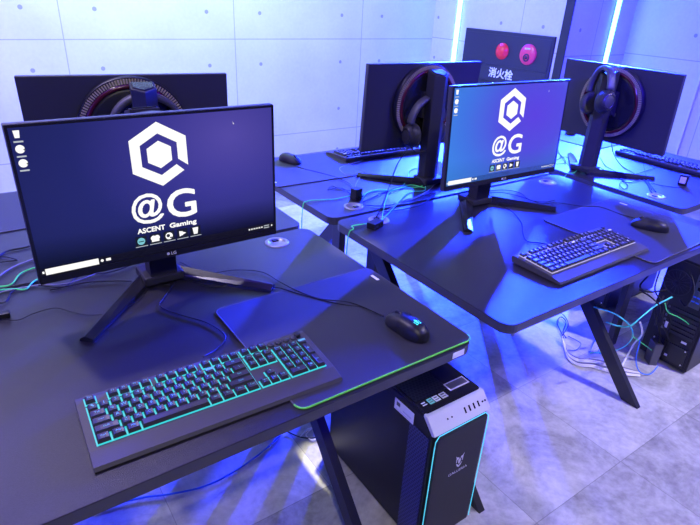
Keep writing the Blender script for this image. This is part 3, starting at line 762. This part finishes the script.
def rear_tower(loc, rz, label):
    """tower seen from behind: local +y is its rear"""
    t = thing('desktop_tower', label, 'computer', loc, rz)
    w, hh, dp = .21, .485, .46
    b = B(); b.box((0, -dp/2, hh/2+.012), (w, dp, hh), 'plastic', .004); b.obj('case', t)
    b = B(); b.box((0, .002, hh/2+.012), (w-.02, .004, hh-.02), 'matte', .001); rp = b.obj('rear_panel', t)
    b = B(); b.box((-.045, .006, .385), (.042, .006, .15), 'metalgrey', .001)
    for k in range(4): b.box((-.045+(-.009 if k % 2 else .009), .010, .34+.022*(k//2)), (.013, .003, .006), 'cblue')
    for k in range(3): b.lathe([(0, .003), (.003, .003), (.0035, 0)], 'cgreen' if k == 0 else 'gloss', 10, T3((-.055+.01*k, .009, .435), -PI/2))
    b.box((-.045, .010, .40), (.016, .003, .014), 'gloss'); b.obj('port_shield', t)
    b = B(); b.lathe([(.058, 0), (.058, .003), (.054, .003), (.054, 0)], 'steel', 28, T3((.045, .004, .39), -PI/2)); b.lathe([(.02, .002), (0, .002)], 'gloss', 20, T3((.045, .004, .39), -PI/2))
    for k in range(8): b.box((0, 0, 0), (.10, .0015, .002), 'steel', 0, T3((.045, .0055, .39), 0, k*PI/8))
    b.obj('fan_grille', t)
    for k in range(6):
        b = B(); b.box((-.025, .006, .275-.021*k), (.12, .004, .016), 'steel', .001); b.box((.043, .006, .275-.021*k), (.008, .006, .010), 'metalgrey'); b.obj('slot_cover', t)
    b = B(); b.box((-.01, .006, .075), (.15, .006, .086), 'steel', .001); b.box((.035, .010, .085), (.026, .004, .022), 'gloss'); b.box((-.01, .010, .055), (.012, .004, .010), 'greyprint')
    for x, z in ((-.078, .04), (.058, .04), (-.078, .11), (.058, .11)): b.lathe([(0, .003), (.003, .003), (.0035, 0)], 'silver', 8, T3((x, .009, z), -PI/2))
    b.obj('power_supply', t)
    b = B(); b.box((-.06, .0075, .145), (.022, .002, .010), 'white'); b.box((.03, .0075, .19), (.012, .002, .03), 'white'); b.obj('sticker', t)
    for x in (-.08, .08):
        b = B(); b.box((x, -.04, .0065), (.03, .03, .012), 'steel', .002); b.obj('foot', t)
    return t
rear_tower((2.33, .80, 0), PI/2, 'black tower with its cabled back turned this way, at the right edge')
rear_tower((2.52, 1.30, 0), PI/2, 'dark tower standing in the shade behind the slanting desk leg')

# ------------------------------------------------------------------ small gear on the desks
def gadget(name, px, py, size, rz, label, cat, m='plastic', extra=None):
    p = at(px, py, H); t = thing(name, label, cat, (p.x, p.y, H), rz)
    b = B(); b.box((0, 0, size[2]/2+.0005), size, m, .002); b.obj('body', t)
    if extra: extra(t)
    return t
def hub_ports(t):
    b = B()
    for k in range(3): b.box((-.016+.016*k, -.0165, .011), (.011, .0015, .005), 'gloss')
    b.obj('port', t)
gadget('usb_hub', 375, 227, (.055, .032, .020), .35, 'small black hub box at the left rear corner of the middle desk', 'usb hub', 'plastic', hub_ports)
gadget('usb_hub', 356, 199, (.034, .030, .042), .2, 'small upright box of plugs beside the rear desk cable hole', 'usb hub', 'matte', hub_ports)
def face(t):
    b = B(); b.box((-.0115, 0, .024), (.0012, .024, .028), 'greyprint'); b.obj('display', t, 'pale small display')
gadget('usb_dongle', 682, 185, (.022, .034, .046), .15, 'small upright gadget with pale face on the right desk', 'gadget', 'plastic', face)
p = at(2, 318, H); t = thing('usb_plug', 'black cable plug lying at the left edge of the nearest desk', 'plug', (p.x, p.y, H), 0)
b = B(); b.box((0, 0, .007), (.034, .018, .013), 'plastic', .003); b.obj('plug_body', t)
b = B(); b.box((-.022, 0, .007), (.012, .012, .005), 'metalgrey'); b.obj('contact', t)

def cable(pts, r, m, label, name='cable', cat='cable', z=H, dz=.004, low=None):
    P = []
    for q in pts:
        if isinstance(q, Vector): P.append(q.copy())
        elif len(q) == 2: P.append(at(q[0], q[1], z+dz))
        else: P.append(at(q[0], q[1], z+q[2]))
    lo = [((isinstance(q, Vector) and q.z < z) or (not isinstance(q, Vector) and len(q) > 2 and q[2] < -.005)) for q in pts]
    P = [p if l else Vector((p.x, p.y, max(p.z, z+r+.0006))) for p, l in zip(P, lo)]
    n0 = len(P); P = smooth_path(P, 7)
    P = [p if (lo[min(n0-1, i//7)] or lo[min(n0-1, i//7+1)]) else Vector((p.x, p.y, max(p.z, z+r+.0004))) for i, p in enumerate(P)]
    b = B(); b.tube(P, r*.8, m, 7); return tag(b.obj(name), label, cat)
G = lambda *a: a
# nearest desk
cable([(384, 317, .012), (365, 308), (340, 304), (318, 299), (296, 293), (275, 287), (240, 283), (215, 287), (190, 281), (175, 276)], .0019, 'cb', 'thin black cable running from the nearest mouse across the mat to the stand', 'mouse_cable')
cable([(384, 316, .012), (352, 303), (322, 299), (300, 292), (280, 282), (262, 272), (235, 270), (205, 273), (180, 262)], .0017, 'cb', 'second thin black cable running beside the mouse cable on the nearest desk')
cable([(203, 357, .014), (215, 350), (225, 340), (222, 332), (205, 322), (178, 314), (160, 306), (165, 296), (175, 280), (172, 262, .04)], .0019, 'cb', 'black cable looping from the teal lit keyboard back to its stand', 'keyboard_cable')
cable([(3, 319, .008), (18, 320), (35, 313), (55, 308), (72, 312), (88, 315), (110, 313), (135, 303), (150, 285)], .0012, 'cb', 'thin black lead wandering from the left edge towards the stand')
for pts, r, m, lb in (
    ([(-14, 268), (5, 252), (30, 246), (60, 232)], .0035, 'cb', 'thick black cable rising at the left edge behind the nearest screen'),
    ([(-12, 285), (8, 270), (26, 262), (60, 250)], .003, 'cgrey', 'grey cable rising at the left edge behind the nearest screen'),
    ([(-12, 287), (10, 285), (20, 274), (34, 268), (60, 262)], .0026, 'cgreen', 'bright green cable arching highest at the left edge'),
    ([(-12, 291), (12, 289), (26, 289), (36, 280), (60, 272)], .0026, 'cgreen', 'green cable lying lowest of the two at the left edge'),
    ([(-12, 296), (10, 290), (40, 285), (70, 283), (110, 268)], .0022, 'cgrey', 'thin grey cable running right from the left edge below the green ones'),
    ([(-12, 303), (5, 302), (12, 292), (30, 285), (60, 287), (90, 282), (130, 281), (170, 285)], .002, 'cb', 'long thin black cable running from the left edge behind the stand'),
    ([(-5, 263), (10, 261), (17, 260), (6, 257), (-8, 256)], .002, 'cb', 'short black cable loop at the far left edge'),
    ([(50, 290), (66, 286), (80, 276), (110, 272), (140, 262)], .002, 'cb', 'thin black cable under the lower left corner of the nearest screen')):
    cable(pts, r, m, lb)
# between the desks, middle
e1 = at(304, 203, H); e2 = at(346, 232, H); DX = 1.545-DW/2
cable([Vector((DX-.014, e1.y, H-.42)), Vector((DX-.012, e1.y, H-.20)), Vector((DX-.008, e1.y, H-.02)), Vector((DX+.012, e1.y, H+.004)), (320, 200), (335, 199), (350, 196), (362, 195), (376, 190), (395, 190), (410, 185), (425, 188)], .0022, 'cgreen', 'green cable coming up the gap and over to the rear cable hole')
cable([Vector((DX-.014, e2.y, H-.42)), Vector((DX-.012, e2.y, H-.20)), Vector((DX-.008, e2.y, H-.02)), Vector((DX+.012, e2.y, H+.004)), (352, 226), (364, 224), (380, 221), (383, 212), (386, 200), (390, 192), (402, 188), (422, 186), (424, 175), (432, 162)], .0024, 'cgreen', 'bright green cable bent over the left edge of the middle desk')
cable([(380, 222), (388, 214), (400, 201), (410, 192), (425, 190), (424, 178), (434, 160, .04)], .0022, 'cteal', 'teal cable climbing from the middle desk hub to the rear stand')
cable([(362, 199), (368, 192), (376, 191), (386, 191), (400, 188), (408, 178), (409, 171), (418, 168), (436, 165)], .0018, 'cteal', 'thin teal cable wandering from the rear cable hole to the stand')
cable([(376, 218), (383, 203, .02), (391, 182, .05), (398, 163, .10), (413, 143, .16), (434, 127, .20)], .0030, 'cb', 'thick black cable arching from the cable hole up to the rear headset', 'headset_cable')
cable([(363, 202), (376, 196), (395, 188), (412, 184), (424, 178), (431, 168)], .0026, 'cb', 'black cable curving from the rear cable hole below the arching one')
cable([(291, 164, .008), (305, 169), (325, 174), (338, 178), (350, 184), (352, 190), (340, 189), (332, 186), (328, 190), (338, 188), (346, 190), (353, 198)], .0017, 'cb', 'thin black cable from the rear mouse looping to the cable hole', 'mouse_cable')
cable([(378, 152), (360, 161), (343, 166), (340, 170), (348, 175), (362, 172), (356, 184), (355, 195)], .0017, 'cgrey', 'thin grey cable from the rear keyboard winding to the cable hole', 'keyboard_cable')
cable([(363, 205), (380, 206), (395, 204), (415, 197), (445, 191), (470, 187)], .002, 'cb', 'thin black cable running right from the rear cable hole')
cable([(384, 212), (405, 209), (420, 205), (428, 200), (438, 192), (455, 186)], .002, 'cb', 'thin black cable running right from the middle desk cable hole')
cable([(377, 217), (400, 203), (420, 196), (432, 187), (440, 176, .03)], .0018, 'cgrey', 'thin grey cable rising from the middle desk cable hole to the stand')
# middle desk
cable([(551, 245, .02), (540, 243), (527, 241), (523, 233), (521, 222), (510, 210), (495, 204), (484, 199), (470, 200)], .0018, 'cb', 'black cable of the white lit keyboard winding back to its stand', 'keyboard_cable')
cable([(638, 219, .01), (620, 214), (600, 207), (580, 206), (560, 203), (540, 203), (525, 198), (505, 193), (486, 192)], .0017, 'cb', 'black cable of the mouse on the blue lit desk', 'mouse_cable')
cable([(485, 191), (505, 190), (520, 193), (530, 200), (545, 202), (555, 200)], .0018, 'cb', 'short black cable behind the bright screen on the middle desk')
# right desk
cable([(598, 128, .13), (592, 136, .09), (586, 148, .06), (587, 156, .045), (582, 164, .02), (575, 172, .004), Vector((2.196, 1.40, H-.03)), Vector((2.192, 1.40, H-.25))], .0017, 'cgreen', 'thin green cable hanging down the right hand monitor stand')
cable([(610, 118, .16), (611, 140, .09), (614, 155, .03), (622, 166), (630, 171), (645, 181), (652, 193)], .0024, 'cb', 'black cable hanging from the right headset down to the cable hole', 'headset_cable')
cable([(600, 157), (606, 166), (618, 173), (625, 182), (636, 181), (645, 177), (650, 184), (656, 192)], .002, 'cb', 'black cable looping over the right desk near its cable hole')
cable([(597, 166), (612, 174), (622, 180), (628, 186), (624, 189), (620, 183), (634, 175), (655, 168)], .002, 'cb', 'second black cable knotted beside the right desk cable hole')
cable([(684, 188), (672, 187), (655, 184), (648, 179), (641, 176)], .0018, 'cb', 'black lead of the upright gadget on the right desk')
cable([(634, 140, .05), (640, 152, .02), (643, 162), (646, 176), (652, 190)], .0016, 'cb', 'thin lead coming down from the right monitor to the cable hole')
for k, (pts, lb) in enumerate((([(556, 145), (562, 158), (572, 166), (585, 158)], 'black cable arching left of the right hand stand'), ([(556, 150), (566, 162), (556, 164)], 'short black cable beside the right edge of the bright screen'), ([(556, 160), (566, 157), (578, 166)], 'thin black cable at the foot of the right hand stand'))):
    cable(pts, .0018, 'cb', lb)
# on the floor
fl = lambda pts, r, m, lb, name='cable': cable(pts, r, m, lb, name, 'cable', 0, .008)
fl([(100, 508), (140, 498), (170, 494), (205, 486), (235, 471), (262, 452), (280, 436)], .004, 'cblue', 'bright blue network cable on the floor below the nearest desk', 'network_cable')
fl([(286, 431), (300, 437), (312, 438), (322, 436), (332, 440), (345, 444)], .003, 'cb', 'black cable lying over the pale patch of floor')
fl([(300, 437), (306, 430), (312, 428), (306, 435), (314, 440), (322, 430)], .0028, 'cwhite', 'white curled cable on the pale patch of floor')
for k in range(6):
    o = k*2.6
    fl([(562, 336+o*.2, .03), (565, 344+o*.4), (568, 352+o*.5), (578, 358+o*.55), (592, 359+o*.6), (607, 362+o*.7), (625, 368+o*.5), (640, 372+o*.3)], .0042, 'cwhite' if k % 3 else 'cgrey',
       ('topmost', 'second', 'third', 'fourth', 'fifth', 'lowest')[k]+' cable of the pale bundle on the floor behind the slanting leg')
fl([(564, 338), (560, 330), (557, 322), (561, 317), (566, 322), (563, 332), (566, 338)], .0032, 'cb', 'black cable loop standing at the start of the pale bundle')
fl([(562, 336), (568, 326), (566, 318), (560, 312)], .0025, 'cb', 'black cable rising under the middle desk edge above the bundle')
fl([(590, 352), (594, 342), (600, 336), (606, 342), (598, 352), (610, 356)], .0025, 'cblue', 'thin blue cable loops behind the slanting leg')
fl([(568, 336), (576, 340), (581, 344), (576, 350), (568, 350)], .0022, 'cblue', 'thin blue cable loop near the pale bundle')
# hanging between the towers: heights above the floor given per point
cable([(594, 307, .42), (615, 314, .38), (630, 326, .34), (632, 338, .25), (622, 348, .12), (606, 352, .02), (590, 353, .01)], .0035, 'cteal', 'teal cable arching out from behind the slanting leg', z=0)
cable([(672, 297, .36), (655, 306, .33), (640, 318, .30), (630, 326, .27), (618, 326, .25), (606, 322, .26)], .0042, 'cteal', 'pale teal cable plugged into the right tower running left', z=0)
cable([(640, 322, .28), (642, 334, .2), (634, 344, .10), (626, 358, .02), (622, 366, .01)], .005, 'cwhite', 'white cable hanging down to the floor left of the right tower', z=0)
cable([(665, 303, .34), (668, 312, .30), (680, 318, .27), (690, 327, .22), (680, 340, .14), (676, 350, .08), (664, 354, .05), (656, 352, .04)], .0024, 'cgreen', 'thin green cable hanging across the back of the right tower', z=0)
cable([(632, 336, .2), (646, 346, .1), (654, 352, .06)], .0024, 'cgreen', 'thin green cable running down to the power adapter', z=0)
cable([(640, 340, .16), (636, 360, .06), (640, 372, .02), (650, 374, .01), (658, 366, .03)], .0035, 'cblue', 'dark blue cable looping on the floor beside the adapter', z=0)
for k, pts in enumerate(([(668, 300, .33), (662, 320, .26), (668, 340, .14), (660, 356, .05)], [(664, 296, .36), (655, 312, .30), (660, 335, .16), (656, 352, .05)], [(660, 270, .45), (655, 290, .38), (664, 305, .32), (670, 322, .24), (664, 345, .1)], [(640, 290, .44), (652, 298, .38), (660, 308, .32), (655, 325, .2)], [(690, 270, .46), (694, 290, .4), (686, 306, .33), (680, 300, .34)], [(648, 276, .48), (640, 286, .45), (648, 292, .4), (666, 290, .38)])):
    cable(pts, .0042, 'cb', 'black cable %s behind the right tower' % ('hanging nearest the middle', 'hanging left of the middle', 'coming down from the desk', 'crossing from the left', 'looping at the upper right', 'curling at the upper left')[k], z=0)
p = at(650, 362, .0); t = thing('power_adapter', 'grey power adapter block on the floor before the right tower', 'power adapter', (p.x, p.y, 0), .9)
b = B(); b.box((0, 0, .055), (.055, .035, .11), 'metalgrey', .004); b.obj('adapter_body', t)
b = B(); b.box((-.0, -.018, .055), (.042, .001, .08), 'greyprint'); 
for k in range(5): b.box((0, -.0188, .03+.012*k), (.034, .0006, .004), 'print')
b.obj('printed_label', t)

# pale leaflet-like floor patch is real light; see lamps below
# ------------------------------------------------------------------ light
def area(name, loc, target, size, energy, col, sy=None, spread=PI):
    l = bpy.data.lights.new(name, 'AREA'); l.energy = energy; l.color = col; l.size = size; l.spread = spread
    if sy: l.shape = 'RECTANGLE'; l.size_y = sy
    o = bpy.data.objects.new(name, l); C.objects.link(o); o.location = loc
    o.rotation_euler = (Vector(target)-Vector(loc)).to_track_quat('-Z', 'Y').to_euler(); return o
def spot(name, loc, target, ang, energy, col, rad=.03, blend=.3):
    l = bpy.data.lights.new(name, 'SPOT'); l.energy = energy; l.color = col; l.spot_size = ang; l.shadow_soft_size = rad; l.spot_blend = blend
    o = bpy.data.objects.new(name, l); C.objects.link(o); o.location = loc
    o.rotation_euler = (Vector(target)-Vector(loc)).to_track_quat('-Z', 'Y').to_euler(); return o
BLUE = (.006, .022, 1)
area('blue_lamp_alcove', (W2-.06, 4.143, 2.0), (1.5, 1.2, .7), .06, 760, BLUE, 1.0, spread=1.7)
area('blue_lamp_return', (4.752, RY-.06, 2.0), (1.7, 1.0, .7), .06, 1050, BLUE, 1.0, spread=1.7)
area('white_lamp_rear_left', (-.13, 1.98, 2.62), (.1, 1.2, .7), .10, 24, (1, .90, 1.0))
area('white_lamp_front', (2.68, -.35, 2.6), (2.2, .3, 0), .12, 26, (1, .94, 1), spread=1.75)
spot('blue_fill_spot', (.7, -.9, 2.5), (3.1, 2.5, .85), .62, 1100, (.01, .0, 1), .05, .5)  # added fill, aimed to turn the monitor backs and cabinet bluer
area('white_lamp_front_left', (-.3, -.7, 2.6), (.5, .8, .4), .12, 27, (1, .90, .80))
spot('white_downlight_gap', (1.26, 1.45, 2.62), (.893, 1.20, .73), .085, 600, (1, .93, .62))
area('rear_aisle_wash', (1.4, 3.2, 2.65), (1.6, 4.5, .9), 2.4, 200, (.42, .60, 1), .5)
area('left_wall_wash', (-1.2, 2.9, 2.65), (-.4, 4.5, .9), 1.5, 105, (.40, .28, 1), .5)
area('right_wall_wash', (4.2, 1.0, 2.65), (5.0, 1.3, .8), 1.2, 75, (.06, .04, 1), .5)
area('blue_front_wash', (2.0, -.5, 2.6), (2.5, 2.3, .8), .8, 70, (.03, .005, 1), .8, spread=2.0)
area('blue_ceiling_wash', (0, 1.4, 2.66), (0.2, 1.2, 0), 1.6, 50, (.12, .05, 1), 1.6)
w = bpy.data.worlds.new('world'); bpy.context.scene.world = w; w.use_nodes = True
w.node_tree.nodes['Background'].inputs[0].default_value = (.05, .05, .2, 1); w.node_tree.nodes['Background'].inputs[1].default_value = .3

sc = bpy.context.scene
sc.view_settings.view_transform = 'Standard'; sc.view_settings.look = 'None'; sc.view_settings.exposure = 0; sc.view_settings.gamma = 1
sc.view_settings.use_curve_mapping = False
